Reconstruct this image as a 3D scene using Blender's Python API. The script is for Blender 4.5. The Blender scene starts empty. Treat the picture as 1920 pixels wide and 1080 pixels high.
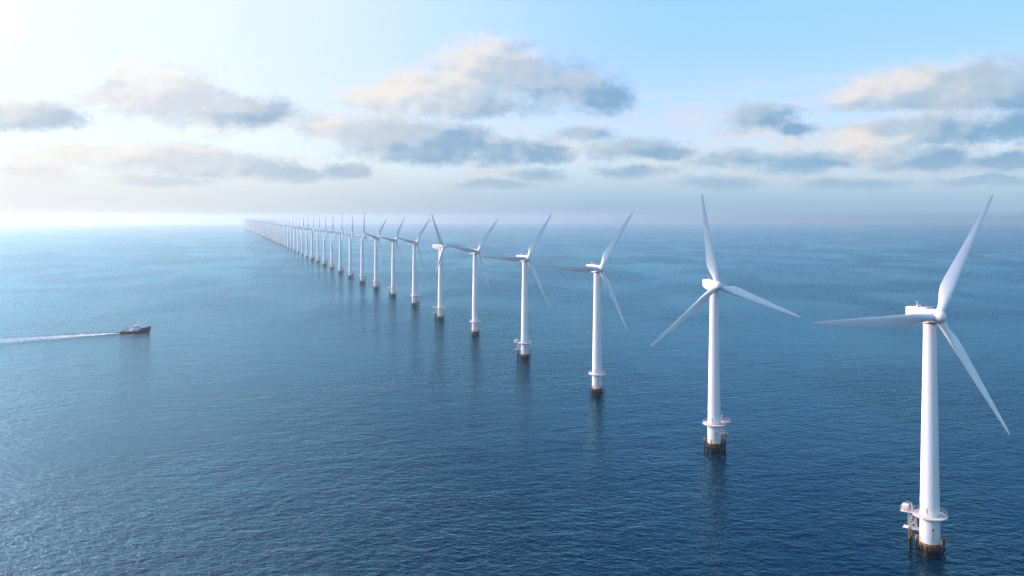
import bpy, bmesh, math, random
from mathutils import Vector, Matrix
R = math.radians
PI = math.pi
random.seed(7)
SC = bpy.context.scene
COL = SC.collection

# ------------------------------------------------------------------ camera
F = 1550.0            # focal length in pixels of the 1920 frame
H = 90.8              # camera height above the sea
cam_d = bpy.data.cameras.new('camera')
cam_d.sensor_width = 36.0
cam_d.lens = 36.0 * F / 1920.0
cam_d.shift_y = -135.0 / 1920.0
cam_d.clip_start = 1.0
cam_d.clip_end = 90000.0
cam = bpy.data.objects.new('camera', cam_d)
COL.objects.link(cam)
cam.location = (0, 0, H)
cam.rotation_euler = (R(90), 0, 0)
SC.camera = cam

# ------------------------------------------------------------------ exposure
SC.view_settings.view_transform = 'Standard'
SC.view_settings.look = 'None'
SC.view_settings.exposure = 0.0
SC.view_settings.gamma = 1.0
SC.view_settings.use_curve_mapping = False
SC.cycles.use_denoising = True
SC.cycles.denoising_input_passes = 'RGB_ALBEDO_NORMAL'
SC.cycles.denoising_prefilter = 'NONE'
SC.cycles.max_bounces = 5
SC.cycles.volume_bounces = 0
SC.cycles.caustics_reflective = False
SC.cycles.caustics_refractive = False

# ------------------------------------------------------------------ sun
SUN_AZ, SUN_EL = R(-86), R(24)          # azimuth from +Y towards +X
SUN = Vector((math.sin(SUN_AZ) * math.cos(SUN_EL), math.cos(SUN_AZ) * math.cos(SUN_EL), math.sin(SUN_EL)))
sun_d = bpy.data.lights.new('sun', 'SUN')
sun_d.energy = 2.4
sun_d.angle = R(0.6)
sun_d.color = (1.0, 0.93, 0.84)
sun = bpy.data.objects.new('sun', sun_d)
COL.objects.link(sun)
sun.rotation_euler = (-SUN).to_track_quat('-Z', 'Y').to_euler()


# ------------------------------------------------------------------ node helper
class NB:
    """tiny node builder"""
    def __init__(self, nt):
        self.nt = nt

    def _in(self, sock, v):
        if isinstance(v, bpy.types.NodeSocket):
            self.nt.links.new(v, sock)
        elif v is not None:
            if sock.type == 'RGBA' and len(v) == 3:
                v = (*v, 1.0)
            sock.default_value = v

    def node(self, kind, ins=None, **props):
        n = self.nt.nodes.new(kind)
        for k, v in props.items():
            setattr(n, k, v)
        for k, v in (ins or {}).items():
            self._in(n.inputs[k], v)
        return n

    def m(self, op, a, b=None, c=None, clamp=False):
        n = self.nt.nodes.new('ShaderNodeMath')
        n.operation = op
        n.use_clamp = clamp
        for i, v in enumerate((a, b, c)):
            if v is not None:
                self._in(n.inputs[i], v)
        return n.outputs[0]

    def v(self, op, a, b=None, c=None, out=0):
        n = self.nt.nodes.new('ShaderNodeVectorMath')
        n.operation = op
        for i, x in enumerate((a, b, c)):
            if x is not None:
                self._in(n.inputs[i], x)
        return n.outputs[out]

    def scale(self, a, s):
        n = self.nt.nodes.new('ShaderNodeVectorMath')
        n.operation = 'SCALE'
        self._in(n.inputs[0], a)
        self._in(n.inputs['Scale'], s)
        return n.outputs[0]

    def sep(self, a):
        n = self.nt.nodes.new('ShaderNodeSeparateXYZ')
        self._in(n.inputs[0], a)
        return n.outputs

    def comb(self, x, y, z):
        n = self.nt.nodes.new('ShaderNodeCombineXYZ')
        for i, q in enumerate((x, y, z)):
            self._in(n.inputs[i], q)
        return n.outputs[0]

    def noise(self, vec, scale, detail=4.0, rough=0.5, dist=0.0, dims='3D', out=0):
        n = self.nt.nodes.new('ShaderNodeTexNoise')
        n.noise_dimensions = dims
        self._in(n.inputs['Vector'], vec)
        n.inputs['Scale'].default_value = scale
        n.inputs['Detail'].default_value = detail
        n.inputs['Roughness'].default_value = rough
        n.inputs['Distortion'].default_value = dist
        return n.outputs[out]

    def mix(self, fac, a, b):
        n = self.nt.nodes.new('ShaderNodeMix')
        n.data_type = 'RGBA'
        self._in(n.inputs[0], fac)
        self._in(n.inputs[6], a)
        self._in(n.inputs[7], b)
        return n.outputs[2]

    def mrange(self, v, a, b, c=0.0, d=1.0, smooth=True):
        n = self.nt.nodes.new('ShaderNodeMapRange')
        n.interpolation_type = 'SMOOTHSTEP' if smooth else 'LINEAR'
        self._in(n.inputs[0], v)
        for i, q in enumerate((a, b, c, d)):
            self._in(n.inputs[i + 1], q)
        return n.outputs[0]


def lin(r, g, b):
    def f(c):
        c /= 255.0
        return c / 12.92 if c <= 0.04045 else ((c + 0.055) / 1.055) ** 2.4
    return (f(r), f(g), f(b))


# ------------------------------------------------------------------ sky with clouds
# clouds sit at fixed directions of the sky: azimuth and elevation in degrees,
# half width and half height in degrees
CLOUDS = []
def cl(px, py, rx, ry):
    az = math.atan((px - 960) / F)
    el = math.atan((405 - py) / F * math.cos(az))
    CLOUDS.append((az, el, rx / F * math.cos(az) ** 2, ry / F * math.cos(az)))
for c in (
    # big cloud, left
    (250, 168, 105, 60), (320, 178, 130, 68), (420, 205, 120, 40), (495, 215, 75, 28), (185, 185, 60, 20),
    # far left
    (45, 218, 130, 32),
    # big central cloud
    (790, 168, 110, 46), (880, 140, 120, 62), (965, 130, 115, 70), (1060, 160, 110, 50), (1130, 190, 70, 32),
    (720, 182, 90, 26), (850, 198, 170, 26),
    # long band below it
    (640, 238, 90, 28), (750, 255, 140, 38), (855, 272, 110, 38), (955, 280, 90, 32), (1020, 288, 60, 22),
    (800, 288, 190, 24),
    # patches right of centre
    (1085, 252, 70, 18), (1185, 280, 100, 24), (1255, 290, 60, 16), (1195, 320, 90, 16), (1010, 328, 70, 15),
    (1420, 220, 95, 34), (1492, 240, 44, 16),
    # big cloud, right
    (1640, 172, 100, 32), (1745, 158, 120, 46), (1835, 155, 120, 54), (1930, 170, 110, 48), (1740, 188, 190, 24),
    (1640, 250, 90, 26), (1790, 245, 150, 36), (1920, 235, 110, 34),
    # band low on the right
    (1390, 300, 130, 20), (1520, 302, 160, 24), (1650, 285, 100, 36), (1750, 300, 110, 24), (1890, 305, 120, 22),
    # band low on the left
    (320, 298, 130, 34), (190, 300, 120, 26), (440, 315, 130, 26), (545, 328, 80, 16), (60, 310, 110, 26),
    (650, 320, 60, 18),
    # far strips above the horizon
    (1345, 346, 80, 15), (1600, 346, 100, 13), (1860, 342, 100, 14), (930, 345, 90, 11), (300, 340, 110, 11),
):
    cl(*c)

# the parts of the sky behind and beside the camera carry a loose field of the same clouds
grp = bpy.data.node_groups.new('cloud_density', 'ShaderNodeTree')
grp.interface.new_socket('dir', in_out='INPUT', socket_type='NodeSocketVector')
grp.interface.new_socket('density', in_out='OUTPUT', socket_type='NodeSocketFloat')
grp.interface.new_socket('soft', in_out='OUTPUT', socket_type='NodeSocketFloat')
g = NB(grp)
gi = grp.nodes.new('NodeGroupInput').outputs[0]
go, go2 = grp.nodes.new('NodeGroupOutput').inputs[:2]
d0 = g.v('NORMALIZE', gi)
sx, sy, sz = g.sep(d0)
nv = g.comb(sx, sy, g.m('MULTIPLY', sz, 1.6))
warp = g.v('SUBTRACT', g.noise(nv, 14.0, 3.0, 0.5, out=1), (0.5, 0.5, 0.5))
d1 = g.v('ADD', d0, g.v('MULTIPLY', warp, (0.022, 0.022, 0.016)))
wx, wy, wz = g.sep(d1)
az = g.m('ARCTAN2', wx, wy)
el = g.m('ARCSINE', wz)
p = g.comb(az, el, 0.0)
acc = None
for (a, e, ra, re_) in CLOUDS:
    q = g.v('MULTIPLY_ADD', p, (1 / ra, 1 / re_, 0), (-a / ra, -e / re_, 0))
    L = g.v('LENGTH', q, out=1)
    acc = L if acc is None else g.m('SMOOTH_MIN', acc, L, 0.40)
field = g.m('SUBTRACT', 1.0, acc)
side = g.mrange(g.m('ABSOLUTE', az), 0.66, 0.80)
low = g.noise(nv, 4.5, 3.0, 0.5)
sidef = g.m('SUBTRACT', g.m('MULTIPLY', g.m('SUBTRACT', low, 0.52), 6.0), g.m('MULTIPLY', g.mrange(el, 0.25, 0.6), 1.5))
sidef = g.m('SUBTRACT', sidef, g.m('MULTIPLY', g.m('SUBTRACT', 1.0, side), 4.0))
field = g.m('MAXIMUM', field, sidef)
fb = g.noise(nv, 22.0, 8.0, 0.62, 0.1)
fb2 = g.noise(nv, 95.0, 4.0, 0.6)
dens = g.m('ADD', field, g.m('MULTIPLY', g.m('SUBTRACT', fb, 0.5), 1.7))
dens = g.m('ADD', dens, g.m('MULTIPLY', g.m('SUBTRACT', fb2, 0.5), 0.65))
grp.links.new(dens, go)

# light on each cloud: bright on the side towards the sun and on top, blue-grey below and away from it
num, den = 0.0, 0.02
for (px_, py_, rx_, ry_, off) in (
        (335, 185, 210, 62, 0.05), (45, 215, 150, 34, -0.25), (925, 148, 250, 84, 0.10), (830, 262, 260, 52, -0.35), (1190, 282, 120, 30, -0.1),
        (1420, 220, 100, 36, -0.15), (1790, 160, 230, 62, 0.05), (1810, 242, 190, 40, -0.45), (1450, 305, 200, 26, -0.45), (1660, 284, 110, 36, 0.25),
        (320, 305, 300, 38, 0.05), (1085, 252, 80, 20, 0.0), (1010, 290, 90, 28, -0.3)):
    a = math.atan((px_ - 960) / F)
    e = math.atan((405 - py_) / F * math.cos(a))
    ra, re_ = rx_ / F * math.cos(a) ** 2, ry_ / F * math.cos(a)
    q = g.v('MULTIPLY_ADD', p, (1 / ra, 1 / re_, 0), (-a / ra, -e / re_, 0))
    L = g.v('LENGTH', q, out=1)
    wt_ = g.m('DIVIDE', 1.0, g.m('ADD', g.m('POWER', L, 6.0), 0.25))
    val = g.m('ADD', g.v('DOT_PRODUCT', q, (-0.66, 0.46, 0), out=1), off)
    num = g.m('MULTIPLY_ADD', wt_, val, num)
    den = g.m('ADD', den, wt_)
macro = g.m('DIVIDE', num, den)
def puff(vec):
    return g.m('ADD', g.noise(vec, 12.0, 3.0, 0.5, 0.2), g.m('MULTIPLY', g.noise(vec, 40.0, 3.0, 0.5), 0.28))
rel = g.m('SUBTRACT', puff(nv), puff(g.v('ADD', nv, (-0.012, 0.0, 0.016))))
soft = g.m('ADD', macro, g.m('MULTIPLY', rel, 2.0))
grp.links.new(soft, go2)

world = bpy.data.worlds.new('World')
SC.world = world
world.use_nodes = True
wt = world.node_tree
wt.nodes.clear()
w = NB(wt)
tc = w.node('ShaderNodeTexCoord').outputs['Generated']
x_, y_, z_ = w.sep(tc)
zc = w.m('MAXIMUM', z_, 0.004)
skyvec = w.v('NORMALIZE', w.comb(x_, y_, zc))
SKY = w.node('ShaderNodeTexSky', {0: skyvec} , sky_type='NISHITA')
SKY.sun_disc = False
SKY.sun_elevation = SUN_EL
SKY.sun_rotation = SUN_AZ
SKY.altitude = 60
SKY.air_density = 1.0
SKY.dust_density = 2.0
SKY.ozone_density = 1.0
FILL_DIR = Vector((math.sin(R(-63)) * math.cos(R(20)), math.cos(R(-63)) * math.cos(R(20)), math.sin(R(20))))   # sky glow added left of the view to brighten water and haze
S = 0.10                                  # background strength
sky_col = SKY.outputs[0]
BRT = Vector((math.sin(R(-72)) * math.cos(R(24)), math.cos(R(-72)) * math.cos(R(24)), math.sin(R(24))))
sund = w.v('DOT_PRODUCT', skyvec, tuple(BRT), out=1)
elv = w.m('ARCSINE', zc)
glow = w.m('ADD', w.m('MULTIPLY', w.mrange(sund, 0.16, 0.80), w.mrange(elv, 0.245, 0.34, 1.0, 0.0)),
           w.m('MULTIPLY', w.mrange(sund, 0.50, 0.86), w.mrange(elv, 0.245, 0.34)))
def K(r, g_, b, k=1.0):
    c = lin(r, g_, b)
    return tuple(q * k / S for q in c)
# clear air: the physical sky, tinted, under a veil that brightens towards the sun and the horizon
blue = w.mix(w.mrange(elv, 0.03, 0.24), K(224, 237, 248), tuple(q * k for q, k in zip(K(172, 220, 254), (0.97, 1.0, 1.30))))
blue = w.mix(w.mrange(elv, 0.24, 0.33), blue, K(0, 60, 142))
pale = w.mix(w.mrange(elv, 0.26, 0.36), K(249, 251, 253, 1.10), K(255, 214, 232, 3.8))  # sunward sky above the view boosted to lighten the sea's reflection
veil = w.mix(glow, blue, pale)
back_fill = w.mrange(y_, 0.15, -0.45, 0.0, 0.8)  # extra sky brightness behind the camera, fills the towers' shaded sides
veil = w.mix(back_fill, veil, K(160, 206, 250, 1.5))
fill_glow = w.v('DOT_PRODUCT', skyvec, tuple(FILL_DIR), out=1)
fill_glow = w.m('POWER', w.mrange(fill_glow, 0.84, 1.0, smooth=False), 2.0)
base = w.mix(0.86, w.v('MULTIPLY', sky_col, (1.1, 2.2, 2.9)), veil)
base = w.v('ADD', base, w.v('MULTIPLY', w.comb(fill_glow, fill_glow, fill_glow), (19.0 / S, 12.0 / S, 12.5 / S)))
# clouds
D1 = w.node('ShaderNodeGroup', node_tree=grp)
w._in(D1.inputs[0], tc)
dd = D1.outputs[0]
alpha = w.mrange(dd, -0.22, 0.62)
lit = w.mrange(D1.outputs[1], -0.75, 0.68, smooth=False)
shade_c = w.mix(glow, K(128, 172, 208), K(166, 191, 215))
mid_c = w.mix(glow, K(180, 201, 219), K(222, 226, 234))
lit_c = w.mix(glow, K(238, 233, 229), K(252, 249, 245))
cc = w.mix(w.mrange(lit, 0.0, 0.5), shade_c, mid_c)
cc = w.mix(w.mrange(lit, 0.5, 1.0), cc, lit_c)
thin = w.noise(w.v('MULTIPLY', skyvec, (1.0, 1.0, 4.5)), 11.0, 6.0, 0.6, 0.3)
thin = w.m('MULTIPLY', w.mrange(thin, 0.44, 0.64), w.m('MULTIPLY', w.mrange(elv, 0.015, 0.05), w.mrange(elv, 0.07, 0.20, 1.0, 0.0)))
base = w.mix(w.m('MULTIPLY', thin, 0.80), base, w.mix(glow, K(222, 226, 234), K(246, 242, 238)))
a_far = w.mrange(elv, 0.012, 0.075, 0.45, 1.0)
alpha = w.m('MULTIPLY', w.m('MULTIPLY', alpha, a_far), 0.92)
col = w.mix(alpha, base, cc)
# murky air close to the horizon
murk_c = w.mix(glow, K(156, 190, 218), K(240, 237, 233))
murk_f = w.mrange(elv, 0.0, 0.075, 0.92, 0.0)
col = w.mix(murk_f, col, murk_c)
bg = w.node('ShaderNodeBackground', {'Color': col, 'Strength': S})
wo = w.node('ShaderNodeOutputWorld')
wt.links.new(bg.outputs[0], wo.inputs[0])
world.cycles.sampling_method = 'MANUAL'
world.cycles.sample_map_resolution = 512


# ------------------------------------------------------------------ materials
def mat(name):
    m_ = bpy.data.materials.new(name)
    m_.use_nodes = True
    m_.node_tree.nodes.clear()
    b = NB(m_.node_tree)
    bs = b.node('ShaderNodeBsdfPrincipled')
    out = b.node('ShaderNodeOutputMaterial')
    m_.node_tree.links.new(bs.outputs[0], out.inputs[0])
    return m_, b, bs, out


def simple(name, c, rough=0.5, metal=0.0, vary=0.12, scale=1.5):
    m_, b, bs, out = mat(name)
    o = b.node('ShaderNodeTexCoord').outputs['Object']
    n = b.noise(o, scale, 5.0, 0.6)
    dark = tuple(q * (1 - vary) for q in c)
    b._in(bs.inputs['Base Color'], b.mix(b.mrange(n, 0.3, 0.7), dark, c))
    bs.inputs['Roughness'].default_value = rough
    bs.inputs['Metallic'].default_value = metal
    return m_


def paint_mat():
    m_, b, bs, out = mat('white_tower_paint')
    o = b.node('ShaderNodeTexCoord').outputs['Object']
    x, y, z = b.sep(o)
    st = b.noise(b.comb(b.m('MULTIPLY', x, 2.2), b.m('MULTIPLY', y, 2.2), b.m('MULTIPLY', z, 0.10)), 1.0, 5.0, 0.62)
    n = b.noise(o, 0.35, 4.0, 0.6)
    f = b.m('MULTIPLY', b.mrange(st, 0.50, 0.78), b.mrange(n, 0.35, 0.7))
    c = b.mix(b.m('MULTIPLY', f, 0.5), (0.76, 0.76, 0.75), (0.56, 0.54, 0.50))
    b._in(bs.inputs['Base Color'], c)
    bs.inputs['Roughness'].default_value = 0.42
    return m_


def rust_mat(name, zlo):
    m_, b, bs, out = mat(name)
    o = b.node('ShaderNodeTexCoord').outputs['Object']
    x, y, z = b.sep(o)
    n = b.noise(o, 0.9, 6.0, 0.65)
    st = b.noise(b.comb(b.m('MULTIPLY', x, 2.5), b.m('MULTIPLY', y, 2.5), b.m('MULTIPLY', z, 0.5)), 1.0, 5.0, 0.65)
    yel = b.mix(b.mrange(n, 0.35, 0.62), (0.48, 0.25, 0.05), (0.13, 0.07, 0.025))
    yel = b.mix(b.mrange(st, 0.49, 0.62), yel, (0.045, 0.032, 0.022))
    yel = b.mix(b.mrange(b.noise(o, 1.7, 3.0, 0.5), 0.60, 0.66), yel, (0.26, 0.25, 0.22))
    zz = b.m('ADD', z, b.m('MULTIPLY', b.m('SUBTRACT', st, 0.5), 2.2))
    c = b.mix(b.mrange(zz, zlo, zlo + 0.7), (0.008, 0.009, 0.008), yel)
    b._in(bs.inputs['Base Color'], c)
    b._in(bs.inputs['Roughness'], b.mrange(zz, zlo, zlo + 0.7, 0.35, 0.75))
    return m_


def wave_height(b, o):
    """sum of wind waves in metres"""
    x, y, z = b.sep(o)
    def rot(a, kx, ky):
        ca, sa = math.cos(a), math.sin(a)
        u = b.m('ADD', b.m('MULTIPLY', x, ca * kx), b.m('MULTIPLY', y, sa * kx))
        v_ = b.m('ADD', b.m('MULTIPLY', x, -sa * ky), b.m('MULTIPLY', y, ca * ky))
        return b.comb(u, v_, 0.0)
    h1 = b.noise(rot(R(14), 1 / 11.0, 1 / 6.0), 1.0, 4.0, 0.58, 0.3, dims='2D')
    h2 = b.noise(rot(R(-10), 1 / 3.6, 1 / 2.2), 1.0, 3.0, 0.6, 0.4, dims='2D')
    h3 = b.noise(rot(R(25), 1 / 40.0, 1 / 24.0), 1.0, 2.0, 0.5, 0.0, dims='2D')
    s = b.m('ADD', b.m('MULTIPLY', h1, 1.15), b.m('MULTIPLY', h2, 0.80))
    s = b.m('ADD', s, b.m('MULTIPLY', h3, 1.3))
    return s


WATER_BASE = (0.0001, 0.017, 0.037)
WATER_TINT = (0.41, 0.83, 1.0)
def water_surface(b, nrm, rough, base):
    """blue upwelling light below, a wavy mirror above, shared by Fresnel's law"""
    df = b.node('ShaderNodeBsdfDiffuse', {'Color': base})
    gl = b.node('ShaderNodeBsdfGlossy', {'Color': WATER_TINT, 'Roughness': rough, 'Normal': nrm})
    fr = b.node('ShaderNodeFresnel', {'IOR': 1.333, 'Normal': nrm})
    mx = b.node('ShaderNodeMixShader', {0: fr.outputs[0]})
    b.nt.links.new(df.outputs[0], mx.inputs[1])
    b.nt.links.new(gl.outputs[0], mx.inputs[2])
    return mx.outputs[0]


def water_mat():
    m_, b, bs, out = mat('sea_water')
    m_.node_tree.nodes.remove(bs)
    o = b.node('ShaderNodeTexCoord').outputs['Object']
    h = wave_height(b, o)
    wind = b.noise(b.v('MULTIPLY', o, (1 / 150.0, 1 / 230.0, 0)), 1.0, 3.0, 0.5, 0.6, dims='2D')
    bump = b.node('ShaderNodeBump', {'Height': h, 'Strength': b.mrange(wind, 0.32, 0.66, 0.32, 0.76), 'Distance': 1.0})
    gust = b.noise(b.v('MULTIPLY', o, (1 / 260.0, 1 / 420.0, 0)), 1.0, 4.0, 0.55, 0.4, dims='2D')
    base = b.mix(b.mrange(gust, 0.3, 0.7), WATER_BASE, tuple(q * 0.8 for q in WATER_BASE))
    rough = b.mrange(gust, 0.3, 0.7, 0.10, 0.15)
    b.nt.links.new(water_surface(b, bump.outputs[0], rough, base), out.inputs[0])
    return m_


M = {
    'paint': paint_mat(),
    'rust': rust_mat('weathered_yellow_steel', 1.9),
    'pile': rust_mat('weathered_yellow_pile', 3.5),
    'water': water_mat(),
    'blade': simple('blade_gelcoat', (0.84, 0.85, 0.85), 0.35, 0, 0.06, 0.25),
    'shell': simple('nacelle_fibreglass', (0.80, 0.80, 0.79), 0.38, 0, 0.07, 0.6),
    'steel': simple('galvanised_steel', (0.55, 0.55, 0.53), 0.5, 0.2, 0.3, 2.0),
    'deck': simple('white_deck_concrete', (0.66, 0.64, 0.60), 0.7, 0, 0.25, 1.2),
    'dark': simple('dark_grey_fitting', (0.05, 0.05, 0.055), 0.5, 0, 0.3, 3.0),
    'cabin': simple('cabinet_paint', (0.74, 0.72, 0.68), 0.5, 0, 0.15, 1.5),
    'hull': simple('navy_hull_paint', (0.004, 0.014, 0.030), 0.3, 0, 0.4, 0.6),
    'hullred': simple('boot_topping_paint', (0.016, 0.018, 0.022), 0.4, 0, 0.3, 0.6),
    'boatwhite': simple('white_ship_paint', (0.72, 0.75, 0.78), 0.4, 0, 0.1, 0.8),
    'glass': simple('dark_window_glass', (0.02, 0.035, 0.05), 0.08, 0, 0.2, 1.0),
    'wood': simple('tan_deck_planking', (0.30, 0.20, 0.12), 0.7, 0, 0.3, 1.5),
    'orange': simple('orange_brown_mast_paint', (0.35, 0.16, 0.07), 0.5, 0, 0.3, 1.5),
}


# ------------------------------------------------------------------ mesh helpers
def new_obj(name, bm, m_, parent=None, smooth=True, angle=40):
    me = bpy.data.meshes.new(name)
    bmesh.ops.recalc_face_normals(bm, faces=bm.faces)
    bm.to_mesh(me)
    bm.free()
    if smooth:
        for p_ in me.polygons:
            p_.use_smooth = True
        me.set_sharp_from_angle(angle=R(angle))
    me.materials.append(m_)
    o = bpy.data.objects.new(name, me)
    COL.objects.link(o)
    o.parent = parent
    return o


def lathe(bm, prof, n=40, cx=0, cy=0):
    rings = []
    for (r, z) in prof:
        rings.append([bm.verts.new((cx + r * math.cos(2 * PI * i / n), cy + r * math.sin(2 * PI * i / n), z)) for i in range(n)])
    for a, b in zip(rings, rings[1:]):
        for i in range(n):
            bm.faces.new((a[i], a[(i + 1) % n], b[(i + 1) % n], b[i]))
    bm.faces.new(rings[0][::-1])
    bm.faces.new(rings[-1])


def box(bm, c, s, rz=0.0, bevel=0.0):
    mtx = Matrix.Translation(c) @ Matrix.Rotation(rz, 4, 'Z') @ Matrix.Diagonal((s[0], s[1], s[2], 1))
    r = bmesh.ops.create_cube(bm, size=1.0, matrix=mtx)
    if bevel:
        ed = list({e for v in r['verts'] for e in v.link_edges})
        bmesh.ops.bevel(bm, geom=ed, offset=bevel, segments=2, affect='EDGES', profile=0.5)


def tube(bm, p0, p1, r, n=8, r2=None):
    p0, p1 = Vector(p0), Vector(p1)
    d = p1 - p0
    mtx = Matrix.Translation((p0 + p1) / 2) @ d.to_track_quat('Z', 'Y').to_matrix().to_4x4()
    bmesh.ops.create_cone(bm, cap_ends=True, segments=n, radius1=r, radius2=r if r2 is None else r2, depth=d.length, matrix=mtx)


def ring(bm, r, z, t, n=40, a0=0.0, a1=2 * PI, cx=0, cy=0):
    k = max(3, int(n * (a1 - a0) / (2 * PI)))
    pts = [Vector((cx + r * math.cos(a0 + (a1 - a0) * i / k), cy + r * math.sin(a0 + (a1 - a0) * i / k), z)) for i in range(k + 1)]
    for a, b in zip(pts, pts[1:]):
        tube(bm, a, b, t, 5)


def loft(bm, secs, cap=True):
    rows = [[bm.verts.new(p_) for p_ in s] for s in secs]
    n = len(rows[0])
    for a, b in zip(rows, rows[1:]):
        for i in range(n):
            bm.faces.new((a[i], a[(i + 1) % n], b[(i + 1) % n], b[i]))
    if cap:
        bm.faces.new(rows[0][::-1])
        bm.faces.new(rows[-1])


# ------------------------------------------------------------------ sea, a sheet that curves down to the horizon
RC = 1.94e6
def sea_z(x, y):
    return -(x * x + y * y) / (2 * RC)


def build_sea():
    bm = bmesh.new()
    radii = [0, 60, 120, 200, 300, 450, 700, 1000, 1500, 2200, 3000, 4000, 5200, 6600, 8200, 10000, 12000, 14200, 16600, 19000, 21500, 24000]
    n = 144
    prev = None
    c = bm.verts.new((0, 0, 0))
    for r in radii[1:]:
        row = [bm.verts.new((r * math.cos(2 * PI * i / n), r * math.sin(2 * PI * i / n), sea_z(r, 0))) for i in range(n)]
        for i in range(n):
            if prev is None:
                bm.faces.new((c, row[i], row[(i + 1) % n]))
            else:
                bm.faces.new((prev[i], row[i], row[(i + 1) % n], prev[(i + 1) % n]))
        prev = row
    o = new_obj('sea', bm, M['water'], angle=180)
    o['kind'] = 'structure'
    return o


build_sea()


# ------------------------------------------------------------------ haze
def build_haze():
    bm = bmesh.new()
    zb = sea_z(25200, 0) - 1.0
    box(bm, (0, 0, (zb + 106) / 2), (50400, 50400, 106 - zb))
    m_ = bpy.data.materials.new('sea_haze')
    m_.use_nodes = True
    nt = m_.node_tree
    nt.nodes.clear()
    pv = nt.nodes.new('ShaderNodeVolumePrincipled')
    pv.inputs['Color'].default_value = (0.61, 0.925, 1.0, 1)
    pv.inputs['Density'].default_value = 0.000125
    pv.inputs['Anisotropy'].default_value = 0.58
    out = nt.nodes.new('ShaderNodeOutputMaterial')
    nt.links.new(pv.outputs[0], out.inputs['Volume'])
    o = new_obj('haze', bm, m_, smooth=False)
    o['kind'] = 'stuff'
    return o


build_haze()


# ------------------------------------------------------------------ wind turbine
HUB_Z = 64.0
DECK_Z = 10.8
SEC = [  # span fraction, chord, thickness ratio, twist deg, leading-edge share
    (0.03, 1.75, 1.0, 18, 0.5), (0.07, 1.75, 0.98, 18, 0.5), (0.12, 2.15, 0.66, 17, 0.42), (0.17, 2.75, 0.42, 15, 0.34),
    (0.22, 3.05, 0.30, 12.5, 0.30), (0.30, 2.85, 0.24, 9.5, 0.28), (0.40, 2.45, 0.21, 7, 0.28), (0.52, 2.05, 0.19, 4.5, 0.28),
    (0.64, 1.65, 0.18, 3, 0.28), (0.76, 1.28, 0.17, 1.8, 0.28), (0.87, 0.95, 0.16, 0.8, 0.29), (0.95, 0.66, 0.15, 0, 0.30),
    (0.985, 0.42, 0.15, 0, 0.32), (1.0, 0.14, 0.15, 0, 0.4)]


def blade_mesh():
    bm = bmesh.new()
    RB = 37.0
    secs = []
    N = 20
    for (s, c, t, tw, le) in SEC:
        a = -R(tw + 10)
        c *= 1.2
        pts = []
        rnd = max(0.0, min(1.0, (t - 0.3) / 0.6))
        for i in range(N):
            th = 2 * PI * i / N
            cx = 0.5 + 0.5 * math.cos(th)               # 1 = leading edge side
            w_ = math.sin(th)
            xs = 1 - cx
            foil = 2.9 * t * (0.2969 * math.sqrt(max(xs, 0)) - 0.126 * xs - 0.3516 * xs ** 2 + 0.2843 * xs ** 3 - 0.1015 * xs ** 4) * 2
            cyl = t * 0.5 * abs(w_)
            yy = (cyl * rnd + foil * (1 - rnd) * (1 if abs(w_) > 1e-6 else 0) * 0.85)
            yy = yy if w_ > 0 else -yy * (0.75 + 0.25 * rnd)
            X = (cx - (1 - le)) * c                     # leading edge on +x
            Y = yy * c
            pts.append((X * math.cos(a) - Y * math.sin(a), X * math.sin(a) + Y * math.cos(a) - 1.0 * s * s, s * RB))
        secs.append(pts)
    loft(bm, secs)
    return bm


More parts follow.
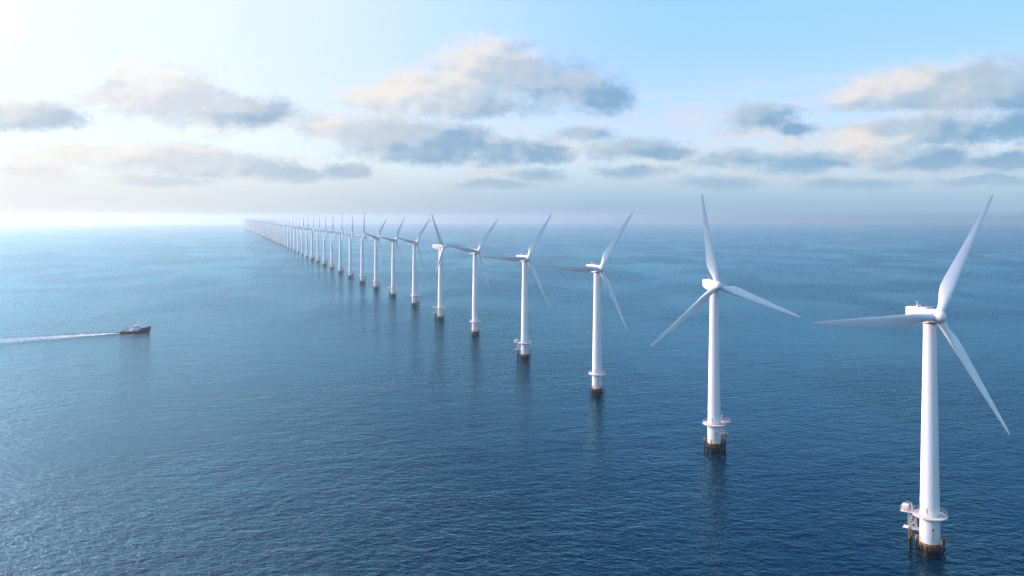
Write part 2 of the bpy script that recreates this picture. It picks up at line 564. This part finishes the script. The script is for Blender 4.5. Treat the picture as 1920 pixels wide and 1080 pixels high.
def build_protos():
    P = {}
    # tower
    bm = bmesh.new()
    prof = [(2.42, DECK_Z - 0.3), (2.40, 14), (2.24, 24), (2.06, 35), (1.88, 45), (1.72, 54), (1.60, 61.2), (1.66, 61.25), (1.66, 61.9), (1.5, 62.0)]
    full = prof
    lathe(bm, full, 48)
    P['tower'] = (bm, M['paint'])
    # transition piece, white cylinder under the deck
    bm = bmesh.new()
    lathe(bm, [(2.50, 3.5), (2.52, 3.55), (2.50, DECK_Z - 0.6), (2.62, DECK_Z - 0.55), (2.62, DECK_Z - 0.22)], 48)
    P['transition_piece'] = (bm, M['paint'])
    # foundation
    bm = bmesh.new()
    lathe(bm, [(2.52, -5), (2.56, 0), (2.56, 3.3), (2.66, 3.35), (2.66, 3.6), (2.4, 3.62)], 48)
    for i in range(14):
        a = 2 * PI * i / 14 + 0.1
        tube(bm, (2.72 * math.cos(a), 2.72 * math.sin(a), -1), (2.72 * math.cos(a), 2.72 * math.sin(a), 2.6 + 0.7 * math.sin(i * 2.3)), 0.12, 6)
    P['foundation'] = (bm, M['rust'])
    # deck ring
    bm = bmesh.new()
    n = 48
    def ann(r0, r1, z0, z1):
        v = [[bm.verts.new((r * math.cos(2 * PI * i / n), r * math.sin(2 * PI * i / n), z)) for i in range(n)] for (r, z) in ((r0, z0), (r1, z0), (r1, z1), (r0, z1))]
        for k in range(4):
            for i in range(n):
                bm.faces.new((v[k][i], v[k][(i + 1) % n], v[(k + 1) % 4][(i + 1) % n], v[(k + 1) % 4][i]))
    ann(2.44, 4.35, DECK_Z - 0.2, DECK_Z)
    P['deck'] = (bm, M['deck'])
    bm = bmesh.new()
    for i in range(24):
        a = 2 * PI * i / 24
        tube(bm, (4.22 * math.cos(a), 4.22 * math.sin(a), DECK_Z), (4.22 * math.cos(a), 4.22 * math.sin(a), DECK_Z + 1.1), 0.035, 5)
    for z in (0.55, 1.1):
        ring(bm, 4.22, DECK_Z + z, 0.035, 48)
    P['railing'] = (bm, M['steel'])
    # fender rings
    for z, nm in ((0.9, 'fender_ring_low'), (3.0, 'fender_ring')):
      bm = bmesh.new()
      ring(bm, 3.55, z, 0.13, 24)
      for i in range(8):
        a = 2 * PI * i / 8 + 0.39
        tube(bm, (2.55 * math.cos(a), 2.55 * math.sin(a), z), (3.55 * math.cos(a), 3.55 * math.sin(a), z), 0.10, 6)
      P[nm] = (bm, M['pile'])
    bm = bmesh.new()
    tube(bm, (3.62, 0, -4), (3.62, 0, 3.3), 0.2, 10)
    P['fender_post_short'] = (bm, M['pile'])
    bm = bmesh.new()
    tube(bm, (3.66, 0, -4), (3.66, 0, 5.3), 0.23, 10)
    tube(bm, (3.66, 0, 5.3), (3.66, 0, 5.36), 0.27, 10)
    P['fender_post_tall'] = (bm, M['pile'])
    # boat landing (towards local +x)
    bm = bmesh.new()
    for y in (-0.95, 0.95):
        tube(bm, (4.75, y, -4), (4.75, y, 6.6), 0.30, 12)
        for z in (1.2, 4.2):
            tube(bm, (2.5, y * 0.8, z), (4.75, y, z), 0.14, 8)
    for k in range(16):
        z = 0.2 + k * 0.42
        tube(bm, (4.55, -0.3, z), (4.55, 0.3, z), 0.03, 5)
    for y in (-0.3, 0.3):
        tube(bm, (4.55, y, -1), (4.55, y, 6.8), 0.05, 6)
    P['boat_landing'] = (bm, M['pile'])
    # lattice under the platform arm and lower gangway
    bm = bmesh.new()
    for y in (-1.0, 1.0):
        tube(bm, (3.4, y, 6.4), (3.4, y, 10.6), 0.10, 6)
        tube(bm, (5.1, y, 6.4), (5.1, y, 10.6), 0.10, 6)
        for z0 in (6.4, 8.5):
            tube(bm, (3.4, y, z0), (5.1, y, z0 + 2.1), 0.07, 6)
            tube(bm, (5.1, y, z0), (3.4, y, z0 + 2.1), 0.07, 6)
            tube(bm, (3.4, y, z0 + 2.1), (5.1, y, z0 + 2.1), 0.07, 6)
        tube(bm, (2.4, y, 6.4), (3.4, y, 6.4), 0.09, 6)
    for x in (3.4, 5.1):
        for z0 in (6.4, 8.5):
            tube(bm, (x, -1, z0), (x, 1, z0 + 2.1), 0.07, 6)
            tube(bm, (x, -1, z0 + 2.1), (x, 1, z0 + 2.1), 0.07, 6)
    for y in (-0.3, 0.3):
        tube(bm, (4.5, y, 6.5), (4.5, y, 10.7), 0.05, 6)
    for k in range(10):
        tube(bm, (4.5, -0.3, 6.6 + k * 0.42), (4.5, 0.3, 6.6 + k * 0.42), 0.03, 5)
    P['lattice_brace'] = (bm, M['steel'])
    bm = bmesh.new()
    box(bm, (4.5, 0, 6.28), (4.0, 2.2, 0.16), 0, 0.03)
    P['gangway'] = (bm, M['deck'])
    bm = bmesh.new()
    box(bm, (5.4, 0, DECK_Z - 0.095), (3.2, 2.9, 0.2), 0, 0.04)
    P['work_platform'] = (bm, M['deck'])
    bm = bmesh.new()
    z = DECK_Z
    pts = [(4.1, -1.48), (5.0, -1.48), (6.0, -1.48), (7.02, -1.48), (7.02, -0.5), (7.02, 0.5), (7.02, 1.48), (6.0, 1.48), (5.0, 1.48), (4.1, 1.48)]
    for q in pts:
        tube(bm, (q[0], q[1], z), (q[0], q[1], z + 1.1), 0.04, 5)
    for a, b_ in zip(pts, pts[1:]):
        for h_ in (0.55, 1.1):
            tube(bm, (a[0], a[1], z + h_), (b_[0], b_[1], z + h_), 0.035, 5)
    P['guard_rail'] = (bm, M['steel'])
    bm = bmesh.new()
    box(bm, (6.0, -0.15, DECK_Z + 0.72), (1.5, 2.2, 1.3), 0, 0.04)
    box(bm, (6.0, -0.15, DECK_Z + 1.42), (1.62, 2.32, 0.08), 0, 0.02)
    P['cabinet'] = (bm, M['cabin'])
    bm = bmesh.new()
    for i, q in enumerate((-0.75, -0.2, 0.35)):
        box(bm, (6.76, q - 0.1, DECK_Z + 0.75), (0.03, 0.40, 0.8))
        box(bm, (5.65 + 0.36 * i, -1.26, DECK_Z + 0.8), (0.26, 0.03, 0.45))
    P['louvre'] = (bm, M['steel'])
    bm = bmesh.new()
    tube(bm, (4.35, 0.6, DECK_Z), (4.35, 0.6, DECK_Z + 2.3), 0.13, 8)
    tube(bm, (4.35, 0.6, DECK_Z + 2.3), (5.5, 1.1, DECK_Z + 2.75), 0.10, 8)
    tube(bm, (4.35, 0.6, DECK_Z + 1.3), (5.0, 0.9, DECK_Z + 2.5), 0.06, 6)
    box(bm, (4.2, 0.55, DECK_Z + 1.2), (0.5, 0.45, 0.5), 0.3, 0.04)
    tube(bm, (5.45, 1.08, DECK_Z + 2.7), (5.45, 1.08, DECK_Z + 1.5), 0.03, 5)
    P['davit_crane'] = (bm, M['steel'])
    # door in the tower wall, made as a curved panel facing local -y
    def panel(r, a0, a1, z0, z1, t):
        k = 6
        secs = []
        for i in range(k + 1):
            a = a0 + (a1 - a0) * i / k
            ca, sa = math.cos(a), math.sin(a)
            secs.append([(r * ca, r * sa, z0), ((r + t) * ca, (r + t) * sa, z0), ((r + t) * ca, (r + t) * sa, z1), (r * ca, r * sa, z1)])
        loft(bm, secs)
    bm = bmesh.new()
    panel(2.36, R(-3), R(17), DECK_Z + 0.15, DECK_Z + 2.3, 0.12)
    P['door'] = (bm, M['cabin'])
    bm = bmesh.new()
    panel(2.42, R(12), R(14.5), DECK_Z + 0.9, DECK_Z + 2.2, 0.10)
    P['door_handle'] = (bm, M['dark'])
    bm = bmesh.new()
    box(bm, (0, 0, 7.6), (0.34, 0.30, 0.55), 0, 0.05)
    tube(bm, (0, 0, 7.4), (0, 0, 4.6), 0.045, 6)
    P['navigation_light'] = (bm, M['dark'])
    # nacelle, local frame: nose towards -y, origin at the shaft above the tower axis
    bm = bmesh.new()
    secs = []
    def sec(y, hw, zt, zb, cr):
        out = []
        for (cx, cz, a0) in ((hw - cr, zt - cr, 0), (-hw + cr, zt - cr, PI / 2), (-hw + cr, zb + cr, PI), (hw - cr, zb + cr, 1.5 * PI)):
            for k in range(5):
                a = a0 + PI / 2 * k / 4
                out.append((cx + cr * math.cos(a), y, cz + cr * math.sin(a)))
        return out
    for q in ((-2.1, 1.30, 1.35, -1.35, 1.0), (-1.9, 1.55, 1.65, -1.60, 0.8), (-1.0, 1.72, 1.85, -1.85, 0.5), (0.6, 1.75, 1.95, -1.95, 0.42), (3.2, 1.75, 1.98, -1.95, 0.38),
              (5.2, 1.72, 1.98, -1.60, 0.38), (7.2, 1.62, 1.92, -1.15, 0.38), (7.75, 1.55, 1.85, -1.0, 0.42), (7.95, 1.30, 1.60, -0.75, 0.5)):
        secs.append(sec(*q))
    loft(bm, secs)
    P['nacelle'] = (bm, M['shell'])
    bm = bmesh.new()
    tube(bm, (-0.5, 4.4, 1.9), (-0.5, 4.4, 3.35), 0.07, 6)
    tube(bm, (0.5, 4.4, 1.9), (0.5, 4.4, 2.9), 0.07, 6)
    tube(bm, (-0.8, 4.4, 2.75), (0.8, 4.4, 2.75), 0.06, 6)
    box(bm, (-0.5, 4.4, 3.25), (0.35, 0.5, 0.3), 0, 0.05)
    box(bm, (0.1, 4.7, 2.2), (0.9, 0.7, 0.6), 0, 0.06)
    P['weather_mast'] = (bm, M['steel'])
    bm = bmesh.new()
    box(bm, (0, 1.6, 2.07), (1.5, 2.6, 0.22), 0, 0.06)
    for y in (0.2, 1.2, 2.2, 3.2):
        for x in (-1.1, 1.1):
            tube(bm, (x, y, 1.9), (x, y, 2.4), 0.03, 5)
    for x in (-1.1, 1.1):
        tube(bm, (x, 0.2, 2.4), (x, 3.2, 2.4), 0.03, 5)
    P['roof_hatch'] = (bm, M['steel'])
    bm = bmesh.new()
    box(bm, (-1.745, 5.3, 0.35), (0.05, 1.1, 0.32), 0, 0.01)
    P['side_vent'] = (bm, M['steel'])
    bm = bmesh.new()
    lathe(bm, [(1.35, -2.75), (1.62, -2.7), (1.62, -2.05), (1.4, -2.0)], 32)
    P['yaw_ring'] = (bm, M['dark'])
    # spinner: lathe about y, origin at rotor centre
    bm = bmesh.new()
    lathe(bm, [(0.05, -2.35), (0.62, -2.25), (1.10, -1.95), (1.50, -1.40), (1.75, -0.70), (1.84, 0.1), (1.82, 0.9), (1.70, 1.35), (1.2, 1.4)], 36)
    bmesh.ops.rotate(bm, verts=bm.verts, cent=(0, 0, 0), matrix=Matrix.Rotation(R(-90), 3, 'X'))
    for v in bm.verts:
        pass
    P['hub'] = (bm, M['shell'])
    P['blade'] = (blade_mesh(), M['blade'])
    bm = bmesh.new()
    tube(bm, (0, 0, 1.55), (0, 0, 1.98), 0.97, 24)
    P['blade_collar'] = (bm, M['steel'])
    meshes = {}
    for k, (b_, m_) in P.items():
        bmesh.ops.recalc_face_normals(b_, faces=b_.faces)
        me = bpy.data.meshes.new(k)
        b_.to_mesh(me)
        b_.free()
        for p_ in me.polygons:
            p_.use_smooth = True
        me.set_sharp_from_angle(angle=R(42))
        me.materials.append(m_)
        meshes[k] = me
    return meshes


PM = build_protos()


def part(name, mesh, parent, mtx=None):
    o = bpy.data.objects.new(name, PM[mesh])
    COL.objects.link(o)
    o.parent = parent
    if mtx is not None:
        o.matrix_local = mtx
    return o


def turbine(x, y, yaw, phase, rot_r, tilt, access, level, label, group, cabinet=False):
    t = bpy.data.objects.new('wind_turbine', None)
    COL.objects.link(t)
    t.location = (x, y, sea_z(x, y))
    t['label'] = label
    t['category'] = 'wind turbine'
    t['group'] = group
    part('tower', 'tower', t)
    part('transition_piece', 'transition_piece', t)
    part('foundation', 'foundation', t, Matrix.Rotation(access * 1.7, 4, 'Z'))
    A = Matrix.Rotation(access, 4, 'Z')
    dk = part('deck', 'deck', t)
    if level <= 2:
        part('railing', 'railing', dk)
        part('work_platform', 'work_platform', t, A)
        if cabinet:
            cab = part('cabinet', 'cabinet', t, A)
            part('louvre', 'louvre', cab)
        if level <= 1:
            part('guard_rail', 'guard_rail', t, A)
            part('davit_crane', 'davit_crane', t, A)
        part('lattice_brace', 'lattice_brace', t, A)
        part('gangway', 'gangway', t, A)
        part('boat_landing', 'boat_landing', t, A)
        part('fender_ring', 'fender_ring', t)
        part('fender_ring', 'fender_ring_low', t)
        for k in range(6):
            a = access + PI / 6 + k * PI / 3
            tall = k in (2, 3)
            if k in (0, 5):
                continue
            part('fender_post', 'fender_post_tall' if tall else 'fender_post_short', t, Matrix.Rotation(a, 4, 'Z'))
        for s in (-1, 1):
            part('fender_post', 'fender_post_tall', t, Matrix.Rotation(access + s * R(38), 4, 'Z'))
    if level <= 1:
        view = math.atan2(-y, -x)
        dr = part('door', 'door', t, Matrix.Rotation(view - R(30), 4, 'Z'))
        part('door_handle', 'door_handle', dr)
        a = view + R(17)
        part('navigation_light', 'navigation_light', t, Matrix.Translation((2.62 * math.cos(a), 2.62 * math.sin(a), 0)))
    NM = Matrix.Translation((0, 0, HUB_Z)) @ Matrix.Rotation(yaw, 4, 'Z')
    nac = part('nacelle', 'nacelle', t, NM)
    if level <= 2:
        part('weather_mast', 'weather_mast', nac)
        part('roof_hatch', 'roof_hatch', nac)
        if level <= 1:
            part('side_vent', 'side_vent', nac)
            part('yaw_ring', 'yaw_ring', t, NM)
    RM = NM @ Matrix.Rotation(-tilt, 4, 'X') @ Matrix.Translation((0, -3.15, 0))
    hub = part('hub', 'hub', t, RM)
    for k in range(3):
        BM = RM @ Matrix.Rotation(phase + k * 2 * PI / 3, 4, 'Y')
        bl = part('blade', 'blade', t, BM @ Matrix.Diagonal((1, 1, rot_r / 37.0, 1)))
        if level <= 1:
            part('blade_collar', 'blade_collar', bl)
    return t


# waterline measured for every near turbine: depth in front of the camera, offset to the right
# (D, X, yaw, phase, rotor radius, tilt, access side, label)
NEAR = [
    (221.6, 112.0, 11, 29, 37.0, 4, 143, 'nearest, largest white wind turbine at the right edge, cabinet on its left platform'),
    (319.0, 78.0, 9, 111, 35.6, 4, 28, 'second nearest white wind turbine, one blade upright, its work platform reaching right'),
    (420.1, 43.2, 27, 35, 35.3, 2, 80, 'third nearest white wind turbine, one blade level left, work platform hidden behind the tower'),
    (523.0, 8.1, 33, 34, 34.2, 2, 165, 'fourth nearest white wind turbine, mid-sea, small cabinet left of its base'),
    (628.0, -28.0, 45, 41, 33.2, 2, 100, 'fifth nearest white wind turbine, between the one with crossing blade and the fourth'),
    (721.7, -62.4, 58, 90, 34.0, 2, 170, 'sixth nearest white wind turbine, one blade crossing in front of its own tower'),
    (833.0, -98.3, 57, 41, 33.0, 2, 20, 'seventh nearest white wind turbine, its left blade reaching to the nacelle of the eighth'),
    (932.0, -133.8, 66, 37, 33.0, 2, 160, 'eighth nearest white wind turbine, blade leaning up right above the horizon'),
    (1027.0, -169.0, 68, 41, 33.0, 2, 0, 'ninth nearest white wind turbine, shorter looking blade leaning up right at the horizon'),
    (1117.0, -202.5, 81, 4, 35.0, 2, 0, 'tenth nearest white wind turbine, one blade standing straight up above the horizon'),
]
ORD = ['eleventh', 'twelfth', 'thirteenth', 'fourteenth', 'fifteenth', 'sixteenth', 'seventeenth', 'eighteenth', 'nineteenth', 'twentieth',
       'twenty-first', 'twenty-second', 'twenty-third', 'twenty-fourth', 'twenty-fifth', 'twenty-sixth']
PH = [8, 6, -10, -4, 2, 20, -22, -5, -30, 30, 10, -18, 24, 0, 14, -24]
STATE = ['one thin blade tilted up right', 'one blade nearly upright, tipped right', 'one blade tipped slightly left',
         'one blade standing upright', 'one upright faint blade', 'one faint blade tipped right', 'one blade leaning left over the horizon',
         'one thin blade upright', 'one blade leaning left', 'one blade leaning right', 'one blade upright', 'one blade leaning left',
         'one blade leaning right', 'one blade upright', 'one blade tipped right', 'one blade leaning left']
G_ROW = 'wind turbines in the long row across the sea'
for i, (D, X, yw, ph, rr, tl, ac, lab) in enumerate(NEAR):
    turbine(X, D, R(yw), R(ph), rr, R(tl), R(ac), 1 if i < 4 else 2, lab, G_ROW, i in (0, 3, 5))
for i in range(66 - len(NEAR)):
    n = len(NEAR) + i
    D = 1117.0 + 102.0 * (i + 1)
    X = -202.5 - (D - 1117.0) * 0.3520
    if i < len(ORD):
        lab = ORD[i] + ' nearest white wind turbine in the hazy row, ' + STATE[i]
        turbine(X, D, R(92 + 3 * math.sin(i * 1.7) + min(i, 6)), R(PH[i]), 33.5, R(2), R(-10 + 12 * math.sin(i)), 2 if i < 6 else 3, lab, G_ROW)
    else:
        turbine(X, D, R(99 + 3 * math.sin(i)), R(random.uniform(-60, 60)), 33.5, R(2), 0.0, 3,
                'tiny faint wind turbine in the far end of the row, dissolving into haze', 'faintest wind turbines at the far end of the row')


# ------------------------------------------------------------------ workboat
def build_boat():
    root = bpy.data.objects.new('workboat', None)
    COL.objects.link(root)
    root['label'] = 'dark blue hulled workboat with white wheelhouse and mast, leaving a foam trail'
    root['category'] = 'boat'
    Lh = 26.0
    # hull stations: x (bow +), half beam deck, half beam waterline, deck z, keel z
    st = [(-13.0, 2.9, 2.3, 2.0, -0.3), (-12.0, 3.1, 2.8, 1.95, -1.0), (-8, 3.3, 3.1, 1.85, -1.6), (-3, 3.35, 3.2, 1.95, -1.8), (2, 3.3, 3.0, 2.3, -1.8),
          (6, 3.0, 2.3, 2.9, -1.7), (9, 2.3, 1.3, 3.55, -1.5), (11.2, 1.35, 0.55, 4.1, -1.0), (12.8, 0.45, 0.10, 4.6, 1.4), (13.4, 0.06, 0.03, 4.8, 3.6)]
    bm = bmesh.new()
    secs = []
    for (x, bd, bw, zd, zk) in st:
        zw = max(0.0, zk + 0.1)
        secs.append([(x, bd, zd), (x, (bd + bw) / 2 + 0.05, (zd + zw) / 2), (x, bw, zw), (x, bw * 0.6, (zw + zk) / 2 - 0.1), (x, 0.0, zk),
                     (x, -bw * 0.6, (zw + zk) / 2 - 0.1), (x, -bw, zw), (x, -(bd + bw) / 2 - 0.05, (zd + zw) / 2), (x, -bd, zd)])
    loft(bm, secs)
    new_obj('hull', bm, M['hull'], root, angle=50)
    # bulwark forward
    bm = bmesh.new()
    for s in (-1, 1):
        prev = None
        for (x, bd, bw, zd, zk) in st[4:]:
            hgt = 0.9 if x > 3 else 0.15
            cur = [(x, s * bd, zd - 0.05), (x, s * (bd + 0.04), zd + hgt), (x, s * (bd - 0.10) if bd > 0.2 else 0, zd + hgt), (x, s * (bd - 0.14) if bd > 0.2 else 0, zd - 0.05)]
            cur = [bm.verts.new(q) for q in cur]
            if prev:
                for i in range(4):
                    bm.faces.new((prev[i], prev[(i + 1) % 4], cur[(i + 1) % 4], cur[i]))
            prev = cur
    new_obj('bulwark', bm, M['hull'], root, angle=30)
    bm = bmesh.new()
    secs = [[(x, bd - 0.15, zd + 0.03), (x, -(bd - 0.15), zd + 0.03), (x, -(bd - 0.15), zd + 0.10), (x, bd - 0.15, zd + 0.10)] for (x, bd, bw, zd, zk) in st[:5]]
    loft(bm, secs)
    new_obj('aft_deck', bm, M['wood'], root, smooth=False)
    # rubbing strake
    bm = bmesh.new()
    for s in (-1, 1):
        for a, b_ in zip(st[:8], st[1:8]):
            tube(bm, (a[0], s * (a[1] + 0.04), a[3] - 0.25), (b_[0], s * (b_[1] + 0.04), b_[3] - 0.25), 0.14, 6)
    new_obj('rubbing_strake', bm, M['hullred'], root)
    # superstructure
    bm = bmesh.new()
    def cabin(x0, x1, hw, z0, z1, rake0=0.0, rake1=0.0, tuck=0.15):
        pts0 = [(x0, hw), (x0, -hw), (x1, -hw), (x1, hw)]
        pts1 = [(x0 + rake0, hw - tuck), (x0 + rake0, -hw + tuck), (x1 - rake1, -hw + tuck), (x1 - rake1, hw - tuck)]
        loft(bm, [[(q[0], q[1], z0) for q in pts0], [(q[0], q[1], z1) for q in pts1]])
    cabin(-4.0, 4.6, 2.6, 2.05, 4.4, 1.6, 0.7)
    bmesh.ops.bevel(bm, geom=list(bm.edges), offset=0.12, segments=2, affect='EDGES')
    new_obj('deckhouse', bm, M['boatwhite'], root)
    bm = bmesh.new()
    cabin(-1.2, 2.8, 2.1, 4.4, 6.6, 0.5, 0.4)
    bmesh.ops.bevel(bm, geom=list(bm.edges), offset=0.10, segments=2, affect='EDGES')
    wh = new_obj('wheelhouse', bm, M['boatwhite'], root)
    bm = bmesh.new()
    box(bm, (0.9, 0, 6.70), (4.3, 4.4, 0.16), 0, 0.04)
    new_obj('wheelhouse_roof', bm, M['boatwhite'], wh)
    def window(x, y, z, sx, sy, sz, par, tilt_y=0.0):
        bm = bmesh.new()
        box(bm, (0, 0, 0), (sx, sy, sz), 0, 0.03)
        o = new_obj('window', bm, M['glass'], par)
        o.location = (x, y, z)
        o.rotation_euler = (0, tilt_y, 0)
    for s in (-1, 1):
        for x in (-0.05, 0.95, 1.95):
            window(x, s * 2.02, 5.75, 0.8, 0.10, 0.85, wh)
        for x in (-2.3, 0.6, 3.0):
            window(x, s * 2.52, 3.4, 0.55, 0.12, 0.5, root)
    for y in (-1.25, 0.0, 1.25):
        window(2.60, y, 5.75, 0.10, 1.0, 0.85, wh, R(-10))
    # mast
    bm = bmesh.new()
    tube(bm, (-0.3, 0, 6.7), (-0.3, 0, 11.8), 0.16, 8, 0.08)
    tube(bm, (-1.5, 0, 6.6), (-0.4, 0, 10.0), 0.08, 6)
    tube(bm, (-0.3, -1.1, 9.2), (-0.3, 1.1, 9.2), 0.06, 6)
    new_obj('mast', bm, M['orange'], root)
    bm = bmesh.new()
    box(bm, (-0.1, 0, 8.3), (0.6, 1.9, 0.35), 0, 0.08)
    box(bm, (-0.3, 0, 9.6), (0.7, 0.7, 0.6), 0, 0.15)
    box(bm, (-0.3, 0, 11.4), (0.5, 0.5, 0.7), 0, 0.12)
    new_obj('radar', bm, M['dark'], root)
    # life raft and searchlights forward of the wheelhouse roof
    bm = bmesh.new()
    tube(bm, (3.5, -1.2, 5.1), (3.5, 1.2, 5.1), 0.55, 12)
    box(bm, (3.6, 0, 5.75), (0.5, 0.5, 0.8), 0, 0.1)
    box(bm, (3.5, 0, 4.55), (1.1, 2.6, 0.3), 0, 0.05)
    new_obj('winch', bm, M['hull'], root)
    # funnel
    for s in (-1, 1):
        bm = bmesh.new()
        box(bm, (-2.3, s * 1.5, 5.2), (0.9, 0.7, 1.7), 0, 0.15)
        tube(bm, (-2.3, s * 1.5, 6.0), (-2.3, s * 1.5, 7.2), 0.16, 8)
        new_obj('funnel', bm, M['orange'], root)
    # aft crane and deck gear
    bm = bmesh.new()
    tube(bm, (-8.0, 0.6, 2.0), (-8.0, 0.6, 5.6), 0.28, 10)
    tube(bm, (-8.0, 0.6, 5.4), (-5.4, 0.2, 4.4), 0.16, 8)
    box(bm, (-8.0, 0.6, 2.4), (1.0, 1.0, 0.8), 0, 0.08)
    new_obj('deck_crane', bm, M['orange'], root)
    bm = bmesh.new()
    box(bm, (-10.4, -1.0, 2.5), (1.6, 1.4, 0.9), 0.1, 0.08)
    new_obj('deck_locker', bm, M['dark'], root)
    bm = bmesh.new()
    box(bm, (-6.0, -1.2, 2.4), (1.0, 1.2, 0.7), 0.0, 0.08)
    new_obj('deck_locker', bm, M['dark'], root)
    bm = bmesh.new()
    for s in (-1, 1):
        pr = None
        for (x, bd, bw, zd, zk) in [st[0], st[1], (-10, 3.2, 3, 1.9, 0), st[2], (-5.5, 3.3, 3, 1.9, 0), st[3]]:
            q = (x, s * (bd - 0.08), zd)
            tube(bm, q, (q[0], q[1], zd + 1.0), 0.05, 5)
            top = (q[0], q[1], zd + 1.0)
            if pr:
                tube(bm, pr, top, 0.05, 5)
            pr = top
        q = Vector((8.0, s * 2.5, 4.2))
        for (x, bd, zd) in ((8.0, 2.6, 4.25), (10.2, 1.8, 4.75), (12.2, 0.8, 5.35)):
            tube(bm, (x, s * (bd - 0.12), zd - 0.1), (x, s * (bd - 0.12), zd + 0.9), 0.04, 5)
    tube(bm, (-12.95, -2.8, 3.0), (-12.95, 2.8, 3.0), 0.05, 5)
    new_obj('railing', bm, M['steel'], root)
    bm = bmesh.new()
    tube(bm, (12.2, 0, 4.6), (12.2, 0, 7.2), 0.05, 6)
    new_obj('jackstaff', bm, M['steel'], root)
    return root


BX, BY, BANG = -294.0, 645.0, R(24)
boat = build_boat()
boat.location = (BX, BY, sea_z(BX, BY) - 0.15)
boat.rotation_euler = (0, 0, BANG)
boat.scale = (0.84, 0.84, 0.84)


# ------------------------------------------------------------------ wake
def build_wake():
    """raised foam trail behind the stern, with a wave ridge on either side"""
    sx = BX - 10.3 * math.cos(BANG)
    sy = BY - 10.3 * math.sin(BANG)
    N, Mx = 150, 40
    bm = bmesh.new()
    uv = bm.loops.layers.uv.new('UVMap')
    rows = []
    a0, a1 = R(24 + 180), R(40 + 180)
    x, y = sx, sy
    step = 1.2
    for i in range(N + 1):
        s = i / N
        a = a0 + (a1 - a0) * min(1.0, s * 1.6)
        hw = 3.4 + 30.0 * s ** 0.85
        nx, ny = -math.sin(a), math.cos(a)
        row = []
        for j in range(Mx + 1):
            v = j / Mx * 2 - 1
            px, py = x + nx * v * hw * 1.9, y + ny * v * hw * 1.9
            av = abs(v) * 1.9
            hgt = 0.03 + 0.55 * math.exp(-((av - 1.15) / 0.22) ** 2) * (1 - 0.55 * s) + 0.12 * math.exp(-(av / 0.6) ** 2)
            if abs(v) > 0.97:
                hgt = -0.06
            row.append((bm.verts.new((px, py, sea_z(px, py) + hgt)), s, v))
        rows.append(row)
        st_ = step * (1 + 1.2 * s)
        x += math.cos(a) * st_
        y += math.sin(a) * st_
    for r0, r1 in zip(rows, rows[1:]):
        for j in range(Mx):
            q = (r0[j], r0[j + 1], r1[j + 1], r1[j])
            f = bm.faces.new([k[0] for k in q])
            for lp, k in zip(f.loops, q):
                lp[uv].uv = (k[1], k[2])
    m_, b, bs, out = mat('wake_foam')
    tcn = b.node('ShaderNodeTexCoord')
    o = tcn.outputs['Object']
    u, v, _ = b.sep(tcn.outputs['UV'])
    hgt = wave_height(b, o)
    bump = b.node('ShaderNodeBump', {'Height': hgt, 'Strength': 0.58, 'Distance': 1.0})
    b._in(bs.inputs['Normal'], bump.outputs[0])
    n1 = b.noise(o, 0.35, 6.0, 0.65, dims='2D')
    n2 = b.noise(o, 0.07, 3.0, 0.5, dims='2D')
    av = b.m('MULTIPLY', b.m('ABSOLUTE', v), 1.9)
    core = b.mrange(b.m('ADD', av, b.m('MULTIPLY', b.m('SUBTRACT', n2, 0.5), 0.9)), 0.35, 0.95, 1.0, 0.0)
    fall = b.mrange(u, 0.0, 0.45, 0.80, 0.20)
    foam = b.m('MULTIPLY', b.m('MULTIPLY', core, fall), b.mrange(n1, 0.36, 0.62, 0.15, 1.0))
    b._in(bs.inputs['Base Color'], (0.80, 0.84, 0.86))
    bs.inputs['Roughness'].default_value = 0.8
    wet = water_surface(b, bump.outputs[0], 0.14, WATER_BASE)
    fm = b.node('ShaderNodeMixShader', {0: foam})
    b.nt.links.new(wet, fm.inputs[1])
    b.nt.links.new(bs.outputs[0], fm.inputs[2])
    # fades out towards its far end and edges
    tr = b.node('ShaderNodeBsdfTransparent')
    edge = b.m('MULTIPLY', b.mrange(av, 1.35, 1.85, 1.0, 0.0), b.mrange(u, 0.85, 1.0, 1.0, 0.0))
    mx = b.node('ShaderNodeMixShader', {0: edge})
    b.nt.links.new(tr.outputs[0], mx.inputs[1])
    b.nt.links.new(fm.outputs[0], mx.inputs[2])
    b.nt.links.new(mx.outputs[0], out.inputs[0])
    o = new_obj('wake', bm, m_, angle=180)
    o['kind'] = 'stuff'
    o['label'] = 'white foam wake trailing behind the workboat'
    return o


build_wake()
